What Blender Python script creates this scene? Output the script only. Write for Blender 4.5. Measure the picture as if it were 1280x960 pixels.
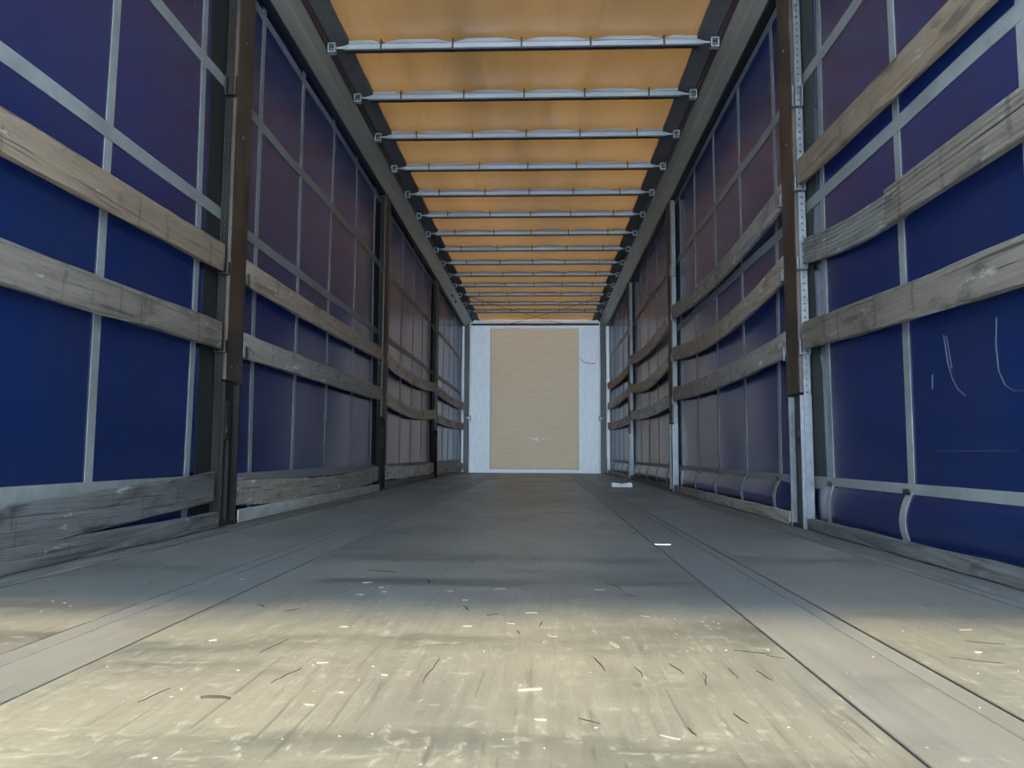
import bpy, bmesh, math, random
from mathutils import Vector, Matrix
random.seed(7)
for o in list(bpy.data.objects):
    bpy.data.objects.remove(o)
S = bpy.context.scene
C = S.collection

# ------------------------------------------------------------------ camera
YAW, PITCH, ROLL = math.radians(2.277), math.radians(5.2155), math.radians(0.309)
fw = Vector((-math.sin(YAW)*math.cos(PITCH), math.cos(YAW)*math.cos(PITCH), math.sin(PITCH)))
rt = Vector((math.cos(YAW), math.sin(YAW), 0)); up = rt.cross(fw)
r2 = rt*math.cos(ROLL) + up*math.sin(ROLL); u2 = up*math.cos(ROLL) - rt*math.sin(ROLL)
cam = bpy.data.objects.new('camera', bpy.data.cameras.new('camera')); C.objects.link(cam)
cam.matrix_world = Matrix(((r2.x, u2.x, -fw.x, 0.1216), (r2.y, u2.y, -fw.y, 0.0), (r2.z, u2.z, -fw.z, 0.3257), (0, 0, 0, 1)))
cam.data.sensor_width = 36; cam.data.lens = 961/1280*36; cam.data.clip_start = 0.02
S.camera = cam

# ------------------------------------------------------------------ sky, sun, exposure
SKY, SUN = 32.0, 46.0
W = bpy.data.worlds.new('sky'); S.world = W; W.use_nodes = True
bg = W.node_tree.nodes['Background']; bg.inputs[0].default_value = (0.66, 0.86, 1.06, 1); bg.inputs[1].default_value = SKY
sun = bpy.data.objects.new('sun', bpy.data.lights.new('sun', 'SUN')); C.objects.link(sun)
sun.data.energy = SUN; sun.data.angle = math.radians(5.5); sun.data.color = (1, .87, .53)
sun.location = (0, -6, 9); sun.rotation_euler = (math.radians(33), 0, 0)     # from behind, over the rear roof edge
S.view_settings.view_transform = 'Standard'; S.view_settings.look = 'None'
S.view_settings.gamma = 1; S.view_settings.use_curve_mapping = False; S.view_settings.exposure = 0.0

# ------------------------------------------------------------------ materials
class NT:
    def __init__(s, name):
        s.m = bpy.data.materials.new(name); s.m.use_nodes = True
        s.t = s.m.node_tree; s.t.nodes.clear()
        s.out = s.n('ShaderNodeOutputMaterial')
        tc = s.n('ShaderNodeTexCoord'); oi = s.n('ShaderNodeObjectInfo')
        mul = s.n('ShaderNodeMath'); mul.operation = 'MULTIPLY'; mul.inputs[1].default_value = 17.0
        s.l(oi.outputs['Random'], mul.inputs[0])
        add = s.n('ShaderNodeVectorMath'); add.operation = 'ADD'
        s.l(tc.outputs['Object'], add.inputs[0]); s.l(mul.outputs[0], add.inputs[1])
        s.co = add.outputs[0]; s.rand = oi.outputs['Random']
    def n(s, k): return s.t.nodes.new(k)
    def l(s, a, b): s.t.links.new(a, b)
    def noise(s, scale, detail=6, rough=.6, lo=0., hi=1., dist=0.):
        mp = s.n('ShaderNodeMapping'); mp.inputs['Scale'].default_value = scale if hasattr(scale, '__len__') else (scale,)*3
        s.l(s.co, mp.inputs[0])
        nz = s.n('ShaderNodeTexNoise'); nz.inputs['Scale'].default_value = 1; nz.inputs['Detail'].default_value = detail
        nz.inputs['Roughness'].default_value = rough; nz.inputs['Distortion'].default_value = dist
        s.l(mp.outputs[0], nz.inputs['Vector'])
        return s.ramp(nz.outputs['Fac'], lo, hi)
    def ramp(s, v, lo, hi):
        mr = s.n('ShaderNodeMapRange'); mr.inputs[1].default_value = lo; mr.inputs[2].default_value = hi
        s.l(v, mr.inputs[0]); return mr.outputs[0]
    def math(s, op, a, b):
        m = s.n('ShaderNodeMath'); m.operation = op
        for i, v in enumerate((a, b)):
            if isinstance(v, (int, float)): m.inputs[i].default_value = v
            else: s.l(v, m.inputs[i])
        return m.outputs[0]
    def mix(s, f, a, b):
        m = s.n('ShaderNodeMix'); m.data_type = 'RGBA'
        if isinstance(f, (int, float)): m.inputs[0].default_value = f
        else: s.l(f, m.inputs[0])
        for i, v in ((6, a), (7, b)):
            if isinstance(v, (tuple, list)): m.inputs[i].default_value = (*v[:3], 1)
            else: s.l(v, m.inputs[i])
        return m.outputs[2]
    def pr(s, col, rough=.5, metal=0., spec=.5, bump=None, bs=.2, bd=.002, sheen=0.):
        p = s.n('ShaderNodeBsdfPrincipled'); 
        if isinstance(sheen, float): p.inputs['Sheen Weight'].default_value = sheen
        else: s.l(sheen, p.inputs['Sheen Weight'])
        p.inputs['Sheen Roughness'].default_value = .45
        for k, v in (('Base Color', col), ('Roughness', rough), ('Metallic', metal), ('Specular IOR Level', spec)):
            i = p.inputs[k]
            if isinstance(v, (tuple, list)): i.default_value = (*v[:3], 1)
            elif isinstance(v, (int, float)): i.default_value = v
            else: s.l(v, i)
        if bump is not None:
            b = s.n('ShaderNodeBump'); b.inputs['Strength'].default_value = bs; b.inputs['Distance'].default_value = bd
            s.l(bump, b.inputs['Height']); s.l(b.outputs[0], p.inputs['Normal'])
        return p.outputs[0]
    def end(s, sh): s.l(sh, s.out.inputs[0]); return s.m
    def add(s, a, b):
        x = s.n('ShaderNodeAddShader'); s.l(a, x.inputs[0]); s.l(b, x.inputs[1]); return x.outputs[0]
    def transl(s, col):
        t = s.n('ShaderNodeBsdfTranslucent')
        if isinstance(col, (tuple, list)): t.inputs[0].default_value = (*col, 1)
        else: s.l(col, t.inputs[0])
        return t.outputs[0]

M = {}
K = .27                        # base colour scale lowered against the strong sky so the front wall looks brighter
def sc3(c, k): return tuple(x*k for x in c)
def simple(name, c1, c2, rough=.5, metal=0., spec=.5, scale=20, lo=.3, hi=.7, bs=.15, k=K):
    c1, c2 = sc3(c1, k), sc3(c2, k)
    t = NT(name); f = t.noise(scale, lo=lo, hi=hi)
    M[name] = t.end(t.pr(t.mix(f, c1, c2), rough, metal, spec, bump=f, bs=bs))
def wood(name, c1, c2, c3, chip, rough=.62, chipamt=.605, k=K):
    c1, c2, c3, chip = (sc3(q, k) for q in (c1, c2, c3, chip))
    t = NT(name)
    g = t.noise((60, 1.8, 60), 9, .75, .36, .64, .8)
    b = t.noise((8, 1.6, 8), 5, .65, .38, .62)
    ch = t.noise((24, 7, 24), 6, .75, chipamt, chipamt+.05)
    dk = t.noise((16, 4.5, 12), 5, .65, .55, .64)
    ck = t.noise((90, 1.4, 90), 4, .6, .60, .64)
    col = t.mix(b, t.mix(g, sc3(c1, .8), c2), t.mix(g, sc3(c2, .8), sc3(c3, 1.1)))
    col = t.mix(t.math('MULTIPLY', dk, .75), col, sc3(c1, .4))
    col = t.mix(t.math('MULTIPLY', ck, .8), col, sc3(c1, .22))
    cx = t.noise((2.5, 26, 2.5), 3, .5, .63, .66)
    col = t.mix(t.math('MULTIPLY', cx, .55), col, sc3(c1, .3))
    col = t.mix(t.math('MULTIPLY', ch, .75), col, chip)
    M[name] = t.end(t.pr(col, rough, 0, .4, bump=t.math('SUBTRACT', g, ck), bs=.6, bd=.003))
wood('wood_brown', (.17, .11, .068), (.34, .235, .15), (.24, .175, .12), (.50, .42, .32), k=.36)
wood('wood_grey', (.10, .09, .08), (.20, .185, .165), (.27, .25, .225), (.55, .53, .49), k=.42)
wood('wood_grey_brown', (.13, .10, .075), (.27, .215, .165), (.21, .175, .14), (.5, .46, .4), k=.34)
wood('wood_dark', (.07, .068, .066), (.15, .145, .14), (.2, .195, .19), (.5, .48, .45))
wood('wood_pale_lit', (.24, .23, .21), (.42, .40, .37), (.55, .54, .52), (.7, .7, .68), k=1.0)  # pale boards, colour raised further to offset the dim front end

wood('wood_tan_lit', (.15, .105, .075), (.30, .22, .155), (.21, .165, .13), (.48, .42, .34), k=.72)  # brown wood brightened for the second bay, missing light put into the colour
wood('wood_drab_lit', (.12, .10, .082), (.25, .21, .175), (.20, .175, .15), (.5, .46, .4), k=.72)  # grey-brown wood brightened likewise, standing in for light deeper inside
wood('wood_light_lit', (.30, .23, .165), (.50, .40, .30), (.44, .37, .29), (.75, .70, .62), k=.85)  # lighter tan for the deep bays, making up for weak light there
# phenolic plywood floor: grain, scuffs, specks and stains of its own
t = NT('floor_ply')
g = t.noise((70, 2.2, 60), 8, .75, .32, .68, .5)
b = t.noise((1.6, 1.0, 1), 6, .7, .38, .64)
st = t.noise((.9, 4.5, 1), 5, .65, .50, .66)
sp = t.noise((60, 35, 40), 4, .7, .59, .65)
sc = t.noise((16, 60, 20), 5, .65, .58, .67)
ln = t.noise((90, 3.5, 20), 5, .65, .60, .655)
bl = t.noise((2.6, 1.5, 1), 4, .65, .50, .66)
pk = t.noise((3.4, 2.4, 2), 4, .65, .54, .68)
fine = t.noise(300, 4, .75, .32, .68)
FK = .19
col = t.mix(g, sc3((.105, .100, .092), FK), sc3((.195, .186, .160), FK))
col = t.mix(t.math('MULTIPLY', b, .65), col, sc3((.245, .212, .135), FK))
col = t.mix(t.math('MULTIPLY', pk, .35), col, sc3((.23, .18, .15), FK))
col = t.mix(t.math('MULTIPLY', bl, .4), col, sc3((.095, .125, .14), FK))
col = t.mix(t.math('MULTIPLY', st, .75), col, sc3((.050, .058, .058), FK))
col = t.mix(t.math('MULTIPLY', fine, .5), col, sc3((.075, .072, .068), FK))
col = t.mix(t.math('MULTIPLY', sp, .4), col, sc3((.34, .32, .27), FK))
col = t.mix(t.math('MULTIPLY', sc, .4), col, sc3((.30, .285, .24), FK))
col = t.mix(t.math('MULTIPLY', ln, .55), col, sc3((.05, .045, .04), FK))
sheen_lift = t.math('MULTIPLY', t.math('ADD', t.math('ADD', t.math('MULTIPLY', g, .6), t.math('MULTIPLY', sc, .5)), t.math('SUBTRACT', t.math('MULTIPLY', sp, .6), t.math('MULTIPLY', st, .55))), .028)
sheen_lift = t.math('MAXIMUM', t.math('ADD', sheen_lift, .010), .002)  # sheen weight put in to brighten the dim far floor
M['floor_ply'] = t.end(t.pr(col, t.math('ADD', t.math('MULTIPLY', b, .10), .34), 0, .7, bump=t.math('ADD', g, t.math('MULTIPLY', fine, .4)), bs=.4, bd=.0015, sheen=sheen_lift))
t = NT('floor_steel')
g = t.noise((60, 1.6, 40), 8, .75, .32, .68)
b = t.noise((4, 1.2, 1), 5, .65, .42, .64)
sp = t.noise((60, 30, 40), 4, .7, .62, .70)
st = t.noise((3, 4, 1), 5, .65, .52, .68)
col = t.mix(g, sc3((.115, .115, .118), FK), sc3((.20, .198, .194), FK))
col = t.mix(t.math('MULTIPLY', b, .5), col, sc3((.15, .13, .10), FK))
col = t.mix(t.math('MULTIPLY', st, .5), col, sc3((.07, .07, .072), FK))
col = t.mix(t.math('MULTIPLY', sp, .5), col, sc3((.36, .35, .32), FK))
M['floor_steel'] = t.end(t.pr(col, .42, .1, .5, bump=g, bs=.2, sheen=.018))

# blue PVC curtain, glossy inside, a little light comes through
def curtain_mat(name, c1, c2, dirt, tr):
    t = NT(name)
    b = t.noise((1, 1.4, 1.2), 2, .5, .3, .7)
    d = t.noise((1, 2.0, 1.3), 2, .45, .40, .80)
    v = t.noise((1, 6, .7), 2, .45, .40, .85)
    col = t.mix(b, c1, c2)
    col = t.mix(t.math('MULTIPLY', d, .6), col, dirt)
    col = t.mix(t.math('MULTIPLY', v, .22), col, dirt)
    w = t.noise((1, 1.3, .8), 1, .4, 0, 1)
    rg = t.math('ADD', t.math('MULTIPLY', d, .06), .225)
    sh = t.pr(col, rg, 0, .55, bump=w, bs=.25, bd=.012)
    M[name] = t.end(t.add(sh, t.transl(tr)))
curtain_mat('curtain_blue', (.0014, .0043, .0195), (.0022, .0062, .0265), (.0055, .0068, .0125), (.00002, .00008, .0004))
t = NT('strap_grey'); f = t.noise((30, 30, 30), 5, .6, .3, .7); d = t.noise(5, 4, .6, .5, .75)
c = t.mix(f, (.070, .072, .070), (.097, .099, .095)); c = t.mix(t.math('MULTIPLY', d, .6), c, (.036, .036, .035))
M['strap_grey'] = t.end(t.pr(c, .5, 0, .4, bump=f, bs=.2))
simple('wear_strip', (.030, .031, .028), (.075, .073, .062), .7, 0, .15, scale=(8, 8, 3), k=0.14)  # left side strip, darkened in its colour for the dimmer left wall
simple('wear_grey', (.040, .043, .040), (.10, .105, .096), .7, 0, .15, scale=(8, 8, 3))
simple('scuff', (.10, .17, .42), (.22, .30, .55), .6, k=0.05)
# roof tarp
t = NT('roof_tarp')
cr = t.noise((7, .7, 1), 6, .65, .35, .65, .5); f2 = t.noise((1.2, .35, 1), 3, .5, .3, .7); fi = t.noise(160, 3, .6, .3, .7)
m_ = t.math('ADD', t.math('MULTIPLY', cr, .45), t.math('MULTIPLY', f2, .55))
TR = (.0064, .0030, .00080)
tc = t.mix(m_, tuple(x*.62 for x in TR), tuple(x*1.36 for x in TR)); tc = t.mix(t.math('MULTIPLY', fi, .15), tc, tuple(x*.7 for x in TR))
sh = t.pr((.07, .05, .03), .5, 0, .3, bump=cr, bs=.25, bd=.01)
M['roof_tarp'] = t.end(t.add(sh, t.transl(tc)))
simple('roof_hem', (.030, .028, .028), (.055, .050, .048), .55, scale=14, k=1.0)
simple('rail_alu', (.22, .19, .15), (.32, .285, .235), .32, .3, scale=(12, 1.5, 12), bs=.08, k=0.5)
simple('rail_edge', (.25, .24, .22), (.36, .35, .33), .35, .8)
simple('seal_red', (.055, .010, .010), (.09, .02, .018), .6)
simple('rubber', (.010, .010, .012), (.022, .022, .024), .5)
simple('track_dark', (.015, .016, .022), (.03, .032, .04), .4, .3)
simple('bow_alu', (.42, .43, .45), (.62, .63, .66), .33, .55, scale=(3, 40, 40), bs=.06, k=0.42)
simple('bow_dark', (.015, .015, .016), (.03, .03, .03), .5)
simple('post_rust', (.022, .015, .011), (.080, .048, .030), .48, .0, .3, scale=(9, 9, 5), lo=.35, hi=.68, bs=.5, k=0.4)
simple('post_black', (.010, .009, .009), (.035, .028, .024), .6, 0, .25, scale=(12, 12, 4), bs=.4)
simple('left_shade_black', (.010, .009, .009), (.03, .026, .022), .85, 0, .12, scale=(12, 12, 4), bs=.4)  # left post metal blackened, the side's shade put into the colour
simple('slat_alu', (.30, .29, .27), (.62, .60, .56), .45, .1, .4, scale=(30, 6, 30), k=.45)
simple('galvanised', (.26, .275, .30), (.48, .50, .53), .42, .55, scale=28, bs=.15, k=0.19)
simple('hinge_dark', (.03, .028, .027), (.09, .085, .08), .4, .5)
simple('white_panel', (.78, .80, .84), (.90, .91, .94), .42, scale=(20, 20, 7), bs=.12, k=1)
simple('white_edge', (.80, .81, .82), (.92, .92, .93), .4, k=1)
simple('corner_post', (.055, .062, .055), (.12, .125, .11), .45, .2, scale=(9, 9, 4))
t = NT('plywood')
g = t.noise((4, 30, 60), 8, .7, .3, .7, .5); b = t.noise((2, 2, 1.5), 4, .6, .35, .7); ch = t.noise((14, 10, 30), 5, .7, .67, .72); dk = t.noise((7, 7, 7), 3, .6, .68, .75)
col = t.mix(g, (.72, .50, .30), (.86, .64, .42)); col = t.mix(t.math('MULTIPLY', b, .35), col, (.80, .62, .42))
col = t.mix(t.math('MULTIPLY', ch, .8), col, (.9, .85, .76)); col = t.mix(t.math('MULTIPLY', dk, .35), col, (.30, .21, .13))
M['plywood'] = t.end(t.pr(col, .55, 0, .4, bump=g, bs=.25))
simple('white_scuff', (.80, .77, .72), (.95, .93, .9), .6, k=1)
simple('kerb_alu', (.13, .13, .13), (.26, .26, .255), .45, .3, scale=(30, 6, 30))
simple('slab_dark', (.008, .008, .008), (.018, .017, .016), .8)
simple('chip_pale', (.50, .44, .32), (.68, .62, .50), .7, k=.062)
simple('chip_dark', (.03, .024, .018), (.06, .05, .04), .9, 0, .05)
simple('crack', (.016, .014, .012), (.035, .03, .025), .95, 0, .05, k=.2)
simple('paper_white', (.78, .80, .84), (.9, .9, .92), .6, k=0.4)
simple('paint_red', (.22, .03, .04), (.30, .06, .06), .6)
simple('cable_dark', (.02, .017, .012), (.05, .04, .03), .5, .3)

# ------------------------------------------------------------------ mesh helpers
class MB:
    def __init__(s): s.v = []; s.f = []
    def box(s, x0, x1, y0, y1, z0, z1):
        i = len(s.v)
        s.v += [(x, y, z) for z in (z0, z1) for y in (y0, y1) for x in (x0, x1)]
        s.f += [tuple(i+k for k in q) for q in ((0, 2, 3, 1), (4, 5, 7, 6), (0, 1, 5, 4), (2, 6, 7, 3), (0, 4, 6, 2), (1, 3, 7, 5))]
        return s
    def sweep(s, rings, cap=True):                       # rings: lists of points, closed section
        i = len(s.v); n = len(rings[0])
        for r in rings: s.v += [tuple(p) for p in r]
        for k in range(len(rings)-1):
            for j in range(n):
                a = i+k*n+j; b = i+k*n+(j+1) % n
                s.f.append((a, b, b+n, a+n))
        if cap:
            s.f.append(tuple(i+j for j in range(n))[::-1]); s.f.append(tuple(i+(len(rings)-1)*n+j for j in range(n)))
        return s
    def ext_y(s, sec, y0, y1): return s.sweep([[(x, y, z) for x, z in sec] for y in (y0, y1)])
    def tube(s, pts, r, n=8):
        rings = []
        for k, p in enumerate(pts):
            p = Vector(p); d = (Vector(pts[min(k+1, len(pts)-1)]) - Vector(pts[max(k-1, 0)])).normalized()
            a = d.orthogonal().normalized(); b = d.cross(a)
            rings.append([p + (a*math.cos(2*math.pi*j/n) + b*math.sin(2*math.pi*j/n))*r for j in range(n)])
        return s.sweep(rings)
    def grid(s, P):
        i = len(s.v); R, Q = len(P), len(P[0])
        for row in P: s.v += [tuple(p) for p in row]
        for a in range(R-1):
            for b in range(Q-1): s.f.append((i+a*Q+b, i+a*Q+b+1, i+(a+1)*Q+b+1, i+(a+1)*Q+b))
        return s
    def mesh(s, name, m, bevel=0, smooth=False):
        me = bpy.data.meshes.new(name); me.from_pydata(s.v, [], s.f); me.materials.append(M[m])
        bm = bmesh.new(); bm.from_mesh(me)
        bmesh.ops.recalc_face_normals(bm, faces=bm.faces)
        if bevel:
            bmesh.ops.bevel(bm, geom=[e for e in bm.edges if len(e.link_faces) == 2 and e.calc_face_angle(0) > .5], offset=bevel, segments=1, affect='EDGES')
        bm.to_mesh(me); bm.free()
        if smooth:
            for p in me.polygons: p.use_smooth = True
        return me
def link(name, me, parent=None, loc=(0, 0, 0), rot=(0, 0, 0), scale=None):
    o = bpy.data.objects.new(name, me); C.objects.link(o); o.location = loc; o.rotation_euler = rot
    if scale: o.scale = scale
    if parent: o.parent = parent
    return o
def tag(o, label=None, cat=None, group=None, kind=None):
    for k, v in (('label', label), ('category', cat), ('group', group), ('kind', kind)):
        if v: o[k] = v
    return o
def empty(name, loc, label, cat, group=None):
    o = link(name, None, None, loc); o.empty_display_size = .1
    return tag(o, label, cat, group)

YR, YF = -0.15, 13.45          # rear opening and front wall
ZR = 2.69                      # roof tarp
L_POST, R_POST, PW = (3.24, 6.49, 9.79), (3.38, 6.68, 9.93), .2
ORD = ('first', 'second', 'third', 'fourth', 'fifth', 'sixth', 'seventh', 'eighth', 'ninth', 'tenth', 'eleventh', 'twelfth', 'thirteenth', 'fourteenth')

# ------------------------------------------------------------------ floor
fl = link('floor', MB().box(-1.34, 1.34, YR, YF+.1, -.12, -.024).mesh('floor', 'slab_dark'))
tag(fl, 'worn grey plywood load floor with steel strips running lengthwise', kind='structure')
def lane(name, x0, x1, m):
    return link(name, MB().box(x0, x1, YR, YF, -.0235, 0).mesh(name, m, bevel=.0015), fl)
lane('floor_board', -1.17, -.753, 'floor_ply'); lane('floor_board', -.577, .528, 'floor_ply'); lane('floor_board', .723, 1.155, 'floor_ply')
lane('floor_strip', -.749, -.702, 'floor_steel'); lane('floor_strip', -.700, -.582, 'floor_steel')
lane('floor_strip', .533, .678, 'floor_steel'); lane('floor_strip', .680, .716, 'floor_steel')
for s, x0 in ((-1, 1.17), (1, 1.155)):
    sec = [(x0+.001, -.023), (x0+.001, .002), (x0+.008, .006), (x0+.018, .006), (x0+.022, .001), (x0+.034, .001), (x0+.040, .010), (1.236, .012), (1.285, .012), (1.33, .012), (1.33, -.023)]
    link('side_kerb', MB().ext_y([(s*x, z) for x, z in sec], YR, YF-.02).mesh('side_kerb', 'kerb_alu'), fl)
# long splits in the plywood, each a jagged dark sliver
def crack(x, y, L, ang, w=.003):
    L *= .62; w *= .6
    n = 7; P = []; px = 0.
    for k in range(n):
        tt = k/(n-1); px += random.uniform(-.012, .012)*L*3; ww = w*(math.sin(math.pi*min(max(tt, .06), .94))**.6)*random.uniform(.5, 1.2)
        P.append([(px-ww/2, (tt-.5)*L, 0), (px+ww/2, (tt-.5)*L, 0)])
    b = MB(); b.sweep([[(a[0], a[1], 0), (c_[0], c_[1], 0), (c_[0], c_[1], .0007), (a[0], a[1], .0007)] for a, c_ in P])
    link('crack', b.mesh('crack', 'crack'), fl, (x, y, 0), (0, 0, ang))
for a in ((.33, 1.22, .10, .1, .004), (.36, 1.17, .11, -.1), (.41, 1.2, .09, 0), (.45, 1.19, .08, .2), (.21, 1.24, .13, .25, .004), (.27, 1.2, .09, .05), (.47, 1.33, .09, 1.2, .005), (.50, 1.30, .05, .9, .004),
          (.30, 1.95, .16, .35, .004), (.33, 1.84, .07, .5), (-.32, 2.16, .16, 1.15, .006), (-.17, 2.0, .10, .15, .005), (-.48, 1.66, .06, .8, .006), (-.4, 1.62, .06, -.6, .006), (-.04, 1.66, .09, .3, .006),
          (.02, 1.60, .05, -.9), (.18, .98, .05, 1.0), (.37, 1.0, .06, .2, .003), (.30, .95, .05, .1, .003), (-.33, 1.32, .16, -.1, .002), (-.05, 1.2, .24, .03, .002), (-.25, 1.15, .13, -.25, .002), (-.40, 1.05, .1, -.2, .002), (.08, 1.45, .06, .1), (.12, 1.52, .07, -.2), (.9, 1.42, .1, 1.2, .003), (.82, 1.3, .12, 1.1, .003)):
    crack(*a)
rb = MB(); rb.sweep([[(x, y-.006, 0), (x, y+.006, 0), (x, y+.006, .0008), (x, y-.006, .0008)] for x, y in ((-.075, .006), (-.02, 0), (.03, .004), (.075, -.006))])
tag(link('paint_streak', rb.mesh('paint_streak', 'paint_red'), fl, (.215, 4.32, 0)), 'red paint streak')

# ------------------------------------------------------------------ roof
BOWS = [4.16+.62*i for i in range(11)] + [10.99, 11.66, 12.30]
def zroof(y):
    k = (y-4.16)/.62; k -= math.floor(k)
    return ZR - .010*math.sin(math.pi*k)**2
P = []
ny = 200
for a in range(ny+1):
    y = YR + (YF-YR)*a/ny
    P.append([(-1.0+2.0*b/16, y, zroof(y)+.002*math.sin(b*1.7+y*3)) for b in range(17)])
ce = link('ceiling', MB().grid(P).mesh('ceiling', 'roof_tarp', smooth=True)); tag(ce, 'translucent tan roof tarpaulin glowing with daylight', kind='structure')
for s in (-1, 1):
    sec = [(.990, ZR+.004), (.992, ZR-.014), (1.05, ZR-.006), (1.135, ZR-.004), (1.135, ZR+.012), (1.0, ZR+.012)]
    tag(link('tarp_hem', MB().ext_y([(s*x, z) for x, z in sec], YR, YF).mesh('tarp_hem', 'roof_hem'), ce), 'dark opaque hem of the roof tarp')

# roof bows
bar = MB()
sec_n = [(-.014, 2.617), (.014, 2.617), (.014, 2.647), (-.014, 2.647)]
rings = []
for x, k in ((-1.06, .25), (-1.03, .45), (-.99, 1), (.99, 1), (1.03, .45), (1.06, .25)):
    rings.append([(x, dy*max(k, .5), 2.632+(z-2.632)*k) for dy, z in sec_n])
bar.sweep(rings); bar_me = bar.mesh('bow_bar', 'bow_alu', bevel=.002)
und_me = MB().box(-1.0, 1.0, -.016, .016, 2.607, 2.6165).mesh('bow_underside', 'bow_dark')
CL = (-.99, -.80, -.39, 0, .39, .80, .99)
slv = []
for a, b in zip(CL[:-1], CL[1:]):
    n = 14; w = b-a; rr = []
    for k in range(n+1):
        x = a+.006+(w-.012)*k/n; h = .005+.020*min(1, math.sin(math.pi*k/n)*1.5)
        if a == CL[0] and k < n/2 or b == CL[-1] and k > n/2: h = .022
        rr.append([(x, -.016, 2.6475), (x, .016, 2.6475), (x, .012, 2.6475+h), (x, -.012, 2.6475+h)])
    slv.append(MB().sweep(rr).mesh('tarp_pocket', 'bow_alu'))
clip_me = MB().box(-.005, .005, -.019, .019, 2.604, 2.672).mesh('bow_clip', 'rubber', bevel=.001)
bk = MB()
for q in ((-.022, -.016, 2.60, 2.655), (.016, .022, 2.60, 2.655)):
    bk.box(q[0], q[1], -.02, .02, q[2], q[3])
bk.box(-.016, .016, -.02, .02, 2.60, 2.606); bk.box(-.016, .016, -.02, .02, 2.649, 2.655)
bk_me = bk.mesh('end_bracket', 'bow_alu')
rol_me = MB().tube([(-.012, 0, 2.628), (.012, 0, 2.628)], .012, 10).mesh('guide_roller', 'rubber')
for i, y in enumerate(BOWS):
    lab = 'aluminium roof bow nearest the camera, largest in view' if i == 0 else 'aluminium roof bow last in the row, nearest front wall' if i == 13 else 'aluminium roof bow, %s in the row counted from the camera' % ORD[i]
    t_ = empty('roof_bow', (0, y, 0), lab, 'roof bow', 'roof bows under the tarp')
    link('bow_bar', bar_me, t_); link('bow_underside', und_me, t_)
    for me in slv: link('tarp_pocket', me, t_)
    for x in CL[1:-1]: link('clip', clip_me, t_, (x, 0, 0), (0, 0, 0))
    for s in (-1, 1):
        e = link('end_bracket', bk_me, t_, (s*1.082, 0, 0)); link('guide_roller', rol_me, e)

# roof rails
for s, nm in ((-1, 'left'), (1, 'right')):
    t_ = empty('roof_rail', (s*1.2, YR, 2.58), 'long aluminium roof rail above the %s curtain' % nm, 'rail', 'roof rails')
    def rp(name, sec, m, bevel=0, y1=YF-.01):
        return link(name, MB().ext_y([(s*x - s*1.2, z-2.58) for x, z in sec], 0, y1-YR).mesh(name, m, bevel=bevel), t_)
    rp('rail_body', [(1.243, 2.58), (1.222, 2.596), (1.19, 2.617), (1.178, 2.632), (1.126, 2.652), (1.122, 2.70), (1.33, 2.70), (1.33, 2.625), (1.262, 2.625), (1.252, 2.58)], 'rail_alu', y1=YF+.05)
    rp('lower_lip', [(1.238, 2.574), (1.252, 2.574), (1.252, 2.5795), (1.238, 2.5795)], 'rail_edge')
    rp('inner_lip', [(1.118, 2.648), (1.1255, 2.648), (1.1215, 2.655), (1.118, 2.655)], 'rail_edge')
    rp('seal', [(1.102, 2.662), (1.117, 2.655), (1.121, 2.664), (1.117, 2.684), (1.102, 2.684)], 'seal_red')
    rp('curtain_track', [(1.256, 2.585), (1.285, 2.585), (1.285, 2.623), (1.256, 2.623)], 'track_dark')
    if s < 0:
        for yy in (10.9, 11.35): link('rail_bolt', MB().tube([(0, 0, 0), (.012, 0, -.012)], .014, 8).mesh('rail_bolt', 'rubber'), t_, (-s*0 + .012, yy-YR, .026))

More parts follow.
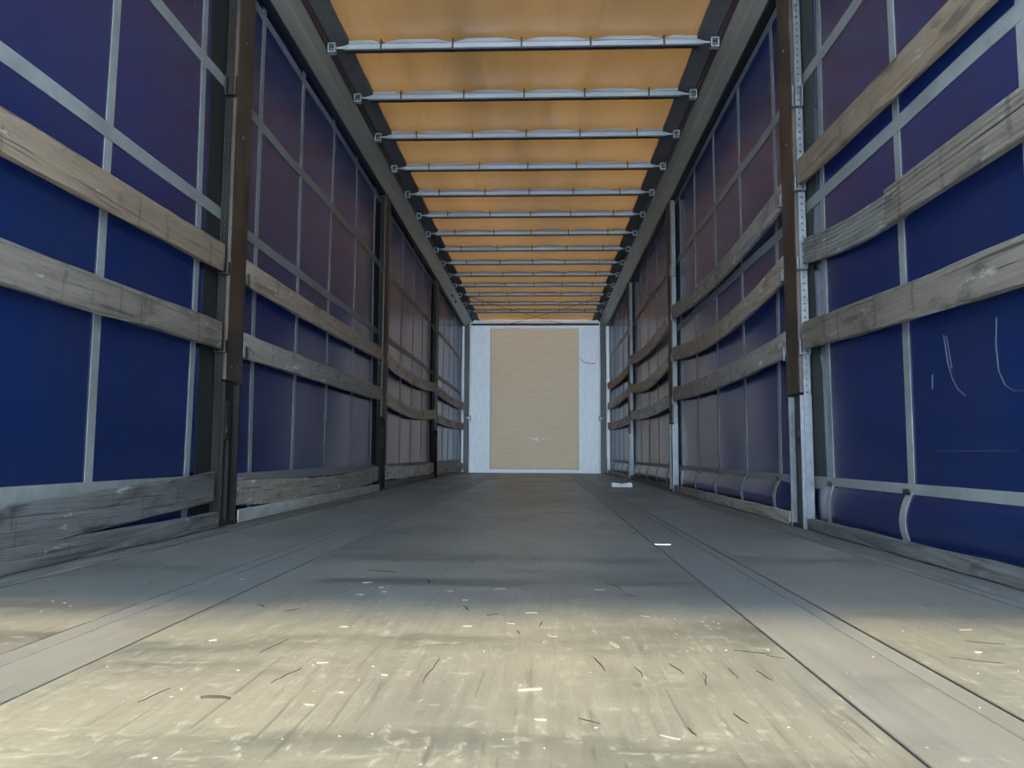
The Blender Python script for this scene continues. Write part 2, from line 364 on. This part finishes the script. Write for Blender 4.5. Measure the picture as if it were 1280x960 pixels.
# ------------------------------------------------------------------ side curtains
def curtain(s, nm, ys, hz, posts, htop):
    t_ = empty('side_curtain', (s*1.308, YR, .0), 'blue tarpaulin side curtain with grey webbing straps, %s wall' % nm, 'curtain', 'side curtains')
    def disp(y, z):                                        # inward offset of the sheet
        d = .004*math.sin(y*2.1+z*1.3)+.003*math.sin(y*5.3-z*2.2)
        if s > 0 and z < .215: d += .034*min(1, min(abs(y-p-.1) for p in (*R_POST, YF-.05))/.35-.12 if min(abs(y-p-.1) for p in (*R_POST, YF-.05)) > .05 else 0)*math.sin(math.pi*min(1, max(0, (.215-z)/.20)))**.8
        if z > 2.45: d *= max(0, (2.62-z)/.17)
        return d
    ZS = [.009+.02*k for k in range(12)] + [.26+.12*k for k in range(20)] + [2.60, 2.63]
    NY = 110
    P = [[(-s*disp(YR+(YF-YR)*a/NY, z), (YF+.018-YR)*a/NY, z) for z in ZS] for a in range(NY+1)]
    link('curtain_sheet', MB().grid(P).mesh('curtain_sheet', 'curtain_blue', smooth=True), t_)
    def strap(name, path, hw, vertical, thick=.0025, m='strap_grey'):
        rr = []
        for (y, z) in path:
            x0 = -s*(disp(y, z)+.0008); x1 = -s*(disp(y, z)+.0008+thick)
            a, b = ((y-hw, z), (y+hw, z)) if vertical else ((y, z-hw), (y, z+hw))
            rr.append([(x0, a[0]-YR, a[1]), (x0, b[0]-YR, b[1]), (x1, b[0]-YR, b[1]), (x1, a[0]-YR, a[1])])
        return link(name, MB().sweep(rr).mesh(name, m), t_)
    zz = [.014, .05, .08, .10, .12, .14, .16, .18, .20, .215, .3, .5, .8, 1.1, 1.4, 1.7, 2.0, 2.3, 2.45, 2.6]
    for y in ys: strap('vertical_strap', [(y, z) for z in zz], .021, True)
    n = 90
    for z, hw in hz: strap('horizontal_strap', [(YR+.01+(YF-.04-YR)*k/n, z) for k in range(n+1)], hw, False, .0040)
    for y0 in posts:
        yy = y0-.12 if s < 0 else y0-.10
        strap('wear_strip', [(yy+.15, z) for z in zz], .15, True, .0012, 'wear_strip' if s < 0 else 'wear_grey')
    if s > 0:
        rv = MB().tube([(0, 0, 0), (-.006, 0, 0)], .010, 8); rv_me = rv.mesh('rivet', 'hinge_dark')
        for y in ys:
            if y < 7:
                for dy in (-.011, .011): link('strap_rivet', rv_me, t_, (-.006-disp(y, .2), y+dy-YR, .212))
        def scuff(pts, r):
            link('scuff_mark', MB().tube([(-.0005-disp(y, z), y-YR, z) for y, z in pts], r, 5).mesh('scuff_mark', 'scuff'), t_)
        scuff([(2.31, .685), (2.305, .66), (2.295, .60), (2.28, .56), (2.25, .52), (2.21, .495)], .0022)
        scuff([(2.295, .68), (2.285, .63), (2.275, .58)], .0015)
        scuff([(2.04, .69), (2.05, .62), (2.045, .55), (2.02, .51), (1.98, .49), (1.94, .49), (1.91, .505)], .0018)
        scuff([(2.385, .575), (2.39, .53)], .0018)
        scuff([(2.38, .342), (2.25, .341), (2.1, .341), (1.98, .342)], .0012)
    return t_
curtain(-1, 'left', [2.39+.660*k for k in range(-3, 17)], ((.205, .026), (1.375, .026), (1.98, .026), (2.545, .022)), L_POST, 2.55)
curtain(1, 'right', [1.865+.672*k for k in range(-2, 18)], ((.212, .026), (1.43, .026), (2.03, .026), (2.575, .022)), R_POST, 2.58)

# ------------------------------------------------------------------ posts
def post(s, y0, i):
    nm = 'left' if s < 0 else 'right'
    t_ = empty('side_post', (s*1.24, y0, 0), '%s steel side post with slat pockets, %s on the %s from camera' % ('dark brown' if s < 0 else 'rusty brown', ORD[i], nm), 'post', 'side posts')
    far = i > 0
    def X(a): return s*a                                    # outward from the inner face
    def bx(name, x0, x1, ya, yb, z0, z1, m, bevel=0):
        a, b = sorted((X(x0), X(x1)))
        return link(name, MB().box(a, b, ya, yb, z0, z1).mesh(name, m, bevel=bevel), t_)
    col = MB(); ZB = .60 if s > 0 else .64
    sec = [(.0, .012), (.0, .15), (.006, .158), (.006, PW-.004), (.010, PW), (.052, PW), (.052, 0.004), (.012, .004), (.004, .004)]
    rings = []
    for z in (ZB, 2.40, 2.44, 2.575):
        rings.append([(X(x), y, z) for x, y in sec])
    col.sweep(rings); link('column', col.mesh('column', 'post_rust', bevel=.0015), t_)
    gm = 'galvanised' if s > 0 else 'left_shade_black'
    # lower hinge section: two flanges, a recessed web and a release lever
    bx('hinge_web', .026, .052, .01, PW-.01, .012, ZB, 'post_black')
    bx('flange', .0, .052, .002, .012, .012, ZB-.01, gm, .001)
    bx('flange', .0, .052, PW-.045, PW-.035, .012, ZB-.01, gm, .001)
    bx('flange', .012, .052, .085, .100, .012, ZB-.10, 'post_black', .001)
    lv = bx('release_lever', .006, .024, .03, .075, .38, .55, 'hinge_dark', .004)
    a, b = sorted((X(.001), X(.005))); link('lever_slot', MB().box(a, b, .038, .066, .41, .44).mesh('lever_slot', 'rubber'), lv)
    bx('foot_plate', .004, .052, .003, PW-.003, .0125, .03, 'post_black', .002)
    # perforated locking strip on the face towards the rear opening
    b = MB(); x0, x1, cx, hp = .016, .046, .031, .030
    def cell(zc, hole):
        if not hole:
            b.box(X(x0) if s > 0 else X(x1), X(x1) if s > 0 else X(x0), -.004, 0, zc-hp/2, zc+hp/2); return
        i0 = len(b.v); n = 8; rad = .0048
        for y in (-.004, 0):
            for k in range(n):
                a = math.pi/4*k; c_, s_ = math.cos(a), math.sin(a); rc, rs = (round(c_*1.2), round(s_*1.2))
                b.v.append((X(cx+rc*(x1-x0)/2), y, zc+rs*hp/2)); b.v.append((X(cx+c_*rad), y, zc+s_*rad))
        for k in range(n):
            k2 = (k+1) % n; o, p, o2, p2 = i0+2*k, i0+2*k+1, i0+2*k2, i0+2*k2+1; q = 2*n
            b.f += [(o, o2, p2, p), (o+q, p+q, p2+q, o2+q), (p, p2, p2+q, p+q), (o, o+q, o2+q, o2)]
    z = .03
    while z < 2.56: cell(z, z > .55); z += hp
    link('perforated_strip', b.mesh('perforated_strip', gm), t_)
    # slat pockets: small U brackets, near and far side of the post
    hs = ((.755, .13), (1.095, .13), (1.90, .09)) if s < 0 else ((.765, .145), (1.14, .13), (1.495, .135), (1.88, .10))
    for z0, h in hs:
        for side in (0, 1):
            if side == 1 and z0 > 1.8: continue
            ya, yb = (-.034, -.0045) if side == 0 else (PW+.0005, PW+.03)
            b = MB()
            xs = sorted((X(.036), X(.041))); b.box(xs[0], xs[1], ya, yb, z0, z0+h)
            xs = sorted((X(-.004), X(.0015))); lo = h if z0 > 1.8 else h*.42; b.box(xs[0], xs[1], ya+(.008 if side == 0 else 0), yb-(.008 if side else 0), z0, z0+lo)
            xs = sorted((X(.0015), X(.036))); b.box(xs[0], xs[1], ya, yb, z0, z0+.003)
            link('slat_pocket', b.mesh('slat_pocket', gm if s > 0 else 'hinge_dark'), t_)
    # gusset under the rail and bolts
    g = MB(); g.sweep([[(X(q), .02, 2.50), (X(q), PW-.03, 2.43), (X(q), PW-.03, 2.57), (X(q), .02, 2.57)] for q in (-.004, -.0002)])
    link('gusset', g.mesh('gusset', 'post_rust'), t_)
    bm_ = MB().tube([(X(-.005), 0, 0), (X(.001), 0, 0)], .008, 6).mesh('bolt', 'hinge_dark')
    for yy, zz in ((.06, .70), (.12, .70), (.09, 1.75), (.09, 2.2)): link('bolt', bm_, t_, (0, yy, zz))
for i, y in enumerate(L_POST): post(-1, y, i)
for i, y in enumerate(R_POST): post(1, y, i)

# ------------------------------------------------------------------ slats
def slat(s, y0, y1, zc, h, m, label, group, xin=1.2455, th=.026, ribs=False, xb=0., name='wooden_slat', twist=0.):
    """zc: bottom heights at start, middle, end"""
    L = y1-y0; n = 26; rings = []
    if ribs:
        sec = []
        k = 7
        for j in range(k):
            a = h*j/k; b = h*(j+1)/k
            sec += [(0.003, a+.0005), (0, a+(b-a)*.25), (0, a+(b-a)*.75), (0.003, b-.0005)]
        sec += [(th, h), (th, 0)]
    else:
        c_ = .005
        sec = [(c_, 0), (0, c_), (0, h*.33), (0, h*.66), (0, h-c_), (c_, h), (th-c_, h), (th, h-c_), (th, c_), (th-c_, 0)]
    ph = random.uniform(0, 9)
    for k in range(n+1):
        u = k/n; z = zc[0]*(1-u)*(1-2*u) + zc[1]*4*u*(1-u) + zc[2]*u*(2*u-1)
        dx = xb*math.sin(math.pi*u); ring = []
        for j, (x, zz) in enumerate(sec):
            w = .0016*math.sin(ph+j*2.3+u*L*7)+.0014*math.sin(ph*2+u*L*17+j)
            if ribs: w *= .3
            if j in (0, 1, 4, 5) and not ribs: w += random.choice((0, 0, 0, .003, -.002))
            ring.append((s*(x-dx+ (abs(w) if x < th/2 else 0)), u*L, z-zc[0]+zz+w))
        rings.append(ring)
    t_ = link(name, MB().sweep(rings).mesh(name, m), None, (s*xin, y0, zc[0]))
    return tag(t_, label, 'slat', group)
LB = [(-.10, 3.2, ), (3.445, 6.455), (6.695, 9.755), (9.995, 13.33)]
RB = [(-.10, 3.34), (3.585, 6.645), (6.885, 9.895), (10.135, 13.33)]
BAY = ('nearest bay', 'second bay', 'third bay', 'last bay')
gl, gr = 'left side slats', 'right side slats'
def lab(txt, side, i): return '%s on the %s side, %s from the camera' % (txt, side, BAY[i]) if i else '%s on the %s side, bay nearest the camera' % (txt, side)
up_m = ('wood_brown', 'wood_tan_lit', 'wood_light_lit', 'wood_pale_lit'); mid_m = ('wood_grey_brown', 'wood_drab_lit', 'wood_light_lit', 'wood_pale_lit'); low_m = ('wood_dark', 'wood_drab_lit', 'wood_pale_lit', 'wood_pale_lit')  # deeper bays take brighter woods to make up for the weak light
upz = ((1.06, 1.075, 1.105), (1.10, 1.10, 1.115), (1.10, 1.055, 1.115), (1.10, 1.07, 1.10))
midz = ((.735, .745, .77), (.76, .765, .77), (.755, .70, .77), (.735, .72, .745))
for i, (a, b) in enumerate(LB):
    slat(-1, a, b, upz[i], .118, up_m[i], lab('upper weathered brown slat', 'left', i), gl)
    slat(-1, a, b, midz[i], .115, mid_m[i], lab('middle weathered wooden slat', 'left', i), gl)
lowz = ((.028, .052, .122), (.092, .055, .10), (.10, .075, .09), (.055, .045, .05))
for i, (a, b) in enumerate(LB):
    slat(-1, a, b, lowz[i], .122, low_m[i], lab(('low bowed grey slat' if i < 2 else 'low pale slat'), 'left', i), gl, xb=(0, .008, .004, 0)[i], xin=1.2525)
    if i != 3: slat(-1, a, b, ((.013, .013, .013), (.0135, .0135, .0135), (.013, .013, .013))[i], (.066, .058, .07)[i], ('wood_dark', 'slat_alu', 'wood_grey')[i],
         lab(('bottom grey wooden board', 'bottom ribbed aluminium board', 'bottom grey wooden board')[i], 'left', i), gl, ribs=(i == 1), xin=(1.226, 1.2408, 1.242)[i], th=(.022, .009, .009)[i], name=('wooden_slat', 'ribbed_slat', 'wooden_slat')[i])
RT = (((1.46, 1.465, 1.515), (1.495, 1.435, 1.505), (1.475, 1.405, 1.49), (1.40, 1.39, 1.455)), ((1.06, 1.055, 1.16), (1.145, 1.06, 1.14), (1.115, 1.03, 1.12), (1.095, 1.07, 1.10)), ((.72, .725, .785), (.785, .755, .79), (.755, .725, .77), (.735, .72, .765)))
TX = ('upper brown wooden slat', 'middle wooden slat', 'low wooden slat')
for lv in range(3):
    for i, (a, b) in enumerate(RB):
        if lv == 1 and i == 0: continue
        m = (('wood_brown', 'wood_drab_lit', 'wood_light_lit', 'wood_light_lit'), ('', 'wood_tan_lit', 'wood_light_lit', 'wood_pale_lit'), ('wood_grey_brown', 'wood_drab_lit', 'wood_pale_lit', 'wood_pale_lit'))[lv][i]
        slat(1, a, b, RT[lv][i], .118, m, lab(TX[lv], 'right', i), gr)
# the spliced ribbed slat of the nearest right bay: two boards meeting in a step
slat(1, -.10, 2.50, (1.05, 1.065, 1.075), .122, 'wood_grey_brown', 'ribbed near board of the spliced slat on the right side', gr, ribs=True, xin=1.2375, th=.022, name='ribbed_slat')
slat(1, 2.42, 3.34, (1.083, 1.100, 1.160), .116, 'wood_grey', 'pale ribbed far board of the spliced right slat, beside first post', gr, ribs=True, xin=1.2605, th=.018, name='ribbed_slat')
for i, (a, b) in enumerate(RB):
    slat(1, a, b, (.0135, .0135, .0135), (.030, .06, .055, .05)[i] if i else .05, ('wood_dark', 'wood_drab_lit', 'wood_grey', 'wood_pale_lit')[i], lab('bottom board along the floor edge', 'right', i), gr, xin=1.2440, th=.022)

# ------------------------------------------------------------------ front wall
fwl = link('wall_front', MB().box(-1.34, 1.34, YF+.02, YF+.10, -.023, 2.75).mesh('wall_front', 'corner_post')); tag(fwl, 'white front bulkhead with plywood centre', kind='structure')
def fb(name, x0, x1, y0, y1, z0, z1, m, bevel=.003, parent=fwl):
    return link(name, MB().box(x0, x1, YF+y0, YF+y1, z0, z1).mesh(name, m, bevel=bevel), parent)
fb('side_panel', -1.145, -.795, 0, .02, .002, 2.595, 'white_panel'); fb('side_panel', .755, 1.115, 0, .02, .002, 2.595, 'white_panel')
ply = fb('plywood_panel', -.79, .75, -.006, .02, .075, 2.535, 'plywood')
fb('sill_panel', -.794, .754, .002, .02, .002, .07, 'white_panel'); fb('head_panel', -.794, .754, .002, .02, 2.54, 2.595, 'white_panel')
fb('edge_angle', -1.165, -1.147, -.02, .02, .001, 2.655, 'white_edge'); fb('edge_angle', 1.117, 1.135, -.02, .02, .001, 2.655, 'white_edge')
tb = fb('top_beam', -1.146, 1.116, -.03, .02, 2.63, 2.685, 'white_edge'); fb('gap_strip', -1.146, 1.116, -.004, .02, 2.598, 2.628, 'rubber')  # dark strip drawn where the gap under the top beam is
hk = MB().tube([(0, 0, .03), (0, -.02, .02), (0, -.03, -.005), (.012, -.03, -.02), (.03, -.03, -.01)], .009, 8)
link('centre_hook', hk.mesh('centre_hook', 'rubber'), fwl, (-.02, YF-.01, 2.605))
for s in (-1, 1):
    x0, x1 = ((1.167, 1.250) if s < 0 else (1.137, 1.232))
    a, b = sorted((s*x0, s*x1)); cp = fb('corner_post', a, b, -.05, .02, .001, 2.66, 'corner_post', .004)
    a, b = sorted((s*(x1+.002), s*1.288)); fb('edge_strip', a, b, -.075, .02, .013, 2.57, 'white_edge', .003)
    for z in (.10, .22, .31, .98): 
        a, b = sorted((s*(x1-.035), s*(x1-.012))); link('slot', MB().box(a, b, YF-.054, YF-.0495, z, z+.05).mesh('slot', 'rubber'), cp)
    a, b = sorted((s*(x0-.02), s*(x0+.03))); lt = fb('door_latch', a, b, -.075, -.02, .94, .965, 'white_edge', .004)
    a, b = sorted((s*(x0-.035), s*(x0-.022))); link('latch_bolt', MB().box(a, b, YF-.034, YF-.020, .90, 1.0).mesh('latch_bolt', 'hinge_dark'), lt)
def blotch(x, z, w, h):
    n = 14; ring = [(x+w*math.cos(2*math.pi*k/n)*random.uniform(.6, 1.1), z+h*math.sin(2*math.pi*k/n)*random.uniform(.5, 1.1)) for k in range(n)]
    b = MB(); b.sweep([[(p[0], y, p[1]) for p in ring] for y in (YF-.0072, YF-.0061)]); link('scuff', b.mesh('scuff', 'white_scuff'), ply)
for q in ((.0, .60, .07, .03), (-.10, .61, .05, .012), (.03, .57, .035, .02), (.13, .59, .025, .012), (.25, .60, .02, .01), (-.17, .6, .025, .008)): blotch(*q)
sc = MB().tube([(.775, YF-.001, 2.02), (.80, YF-.001, 1.97), (.88, YF-.001, 1.93), (.97, YF-.001, 1.915), (1.05, YF-.001, 1.925)], .005, 5)
link('scratch', sc.mesh('scratch', 'hinge_dark'), fwl)

# ------------------------------------------------------------------ diagonal cables under the roof
for s, nm in ((-1, 'left'), (1, 'right')):
    a = Vector((s*1.06, 10.78, 2.598)); b = Vector((-s*.55, YF-.035, 2.60))
    pts = [a.lerp(b, k/10)-Vector((0, 0, .02*math.sin(math.pi*k/10))) - a for k in range(11)]
    pts = [(p.x, p.y, p.z + (-.006 if s > 0 else .004)) for p in pts]
    tag(link('diagonal_cable', MB().tube(pts, .0045, 6).mesh('diagonal_cable', 'cable_dark'), None, a), 'thin tension cable starting at the %s rail near the front wall' % nm, 'cable', 'crossed roof cables')

# ------------------------------------------------------------------ loose bits on the floor
b = MB(); nx = 9; rr = []
for k in range(nx+1):
    u = k/nx; h = .042+.006*math.sin(u*9)+.004*math.sin(u*23); x = -.105+.21*u; d = .05+.012*math.sin(u*5+1)
    rr.append([(x, -d, .0005), (x, d, .0005), (x+.004, d*.9, h*.8), (x, .2*d, h), (x-.003, -d*.85, h*.92)])
tag(link('paper_wad', b.sweep(rr).mesh('paper_wad', 'paper_white'), None, (.925, 7.9, 0), (0, 0, .05)), 'crumpled white paper block lying on floor near right wall', 'paper')
def splinter(L, w, bend, m):
    n = 5; rr = []
    for k in range(n+1):
        u = k/n; ww = w*(.25+.75*math.sin(math.pi*(.12+.76*u))); yy = bend*math.sin(math.pi*u)+random.uniform(-.1, .1)*w
        rr.append([(L*(u-.5), yy-ww/2, .0002), (L*(u-.5), yy+ww/2, .0002), (L*(u-.5), yy+ww*.3, .0004+.3*w), (L*(u-.5), yy-ww*.35, .0003+.25*w)])
    return MB().sweep(rr).mesh('wood_splinter', m)
tag(link('wood_splinter', splinter(.058, .010, .001, 'paper_white'), None, (.56, 2.86, 0)), 'white sliver lying across the right floor groove', 'splinter', 'floor splinters')
NS = [(-.312, 1.04, .04, .007, .004, -.05, 'chip_dark', 'curved dark splinter on the sunlit floor, left of centre'),
      (.105, 1.10, .035, .007, .001, .3, 'chip_pale', 'yellow splinter on the sunlit floor near the middle'),
      (.245, 1.36, .035, .010, .0, 1.9, 'chip_pale', 'upright pale splinter beside the floor cracks, right of centre')]
for x, y, L, w, bd, r, m, lb in NS: tag(link('wood_splinter', splinter(L, w, bd, m), None, (x, y, 0), (0, 0, r)), lb, 'splinter', 'floor splinters')
for k, (x, y) in enumerate(((-.18, 1.02), (-.11, 1.16), (-.22, 1.22), (.06, 1.52), (.14, 1.42), (.33, 1.60), (.27, .93), (.12, .98), (-.02, 1.49), (-.25, 1.47), (.10, 1.62), (-.45, 1.35), (.85, 1.35), (.92, 1.52))):
    tag(link('wood_splinter', splinter(random.uniform(.010, .026), random.uniform(.002, .005), random.uniform(-.002, .002), 'chip_pale'), None, (x, y, 0), (0, 0, random.uniform(-.6, .6))), 'small pale wood splinter lying on the sunlit floor', 'splinter', 'small pale floor splinters')
for k, (x, y) in enumerate(((-.30, 1.80), (-.27, 1.90), (-.25, 1.84), (-.1, 1.86), (.02, 1.9), (-.05, 1.75), (-.09, 2.35), (.11, 2.35), (.20, 1.78), (.26, 1.9), (.24, 2.1), (.16, 2.2), (-.32, 1.97), (.5, 3.25), (-.65, 2.0))):
    tag(link('wood_splinter', splinter(random.uniform(.012, .03), random.uniform(.003, .006), random.uniform(-.003, .003), 'chip_pale'), None, (x, y, 0), (0, 0, random.uniform(-.8, .8))), 'small pale wood splinter lying on the shaded floor', 'splinter', 'small pale floor splinters')
b = MB()
for k in range(700):
    y = .7+random.random()**1.7*6.5; x = random.uniform(-1.12, 1.1); L = random.uniform(.001, .0042)*(1 if random.random() < .9 else 2); w = L*random.uniform(.2, .6); a = random.gauss(0, .6)
    ca, sa = math.cos(a), math.sin(a); i = len(b.v); h = random.uniform(.0006, .002)
    b.v += [(x+ca*L, y+sa*L, .0003), (x-sa*w, y+ca*w, .0003), (x-ca*L, y-sa*L, .0003), (x+sa*w, y-ca*w, .0003), (x+.2*w, y, h)]
    b.f += [(i, i+1, i+4), (i+1, i+2, i+4), (i+2, i+3, i+4), (i+3, i, i+4), (i+3, i+2, i+1, i)]
tag(link('wood_crumbs', b.mesh('wood_crumbs', 'chip_pale')), 'tiny pale wood crumbs scattered over the whole floor', 'crumbs', kind='stuff')
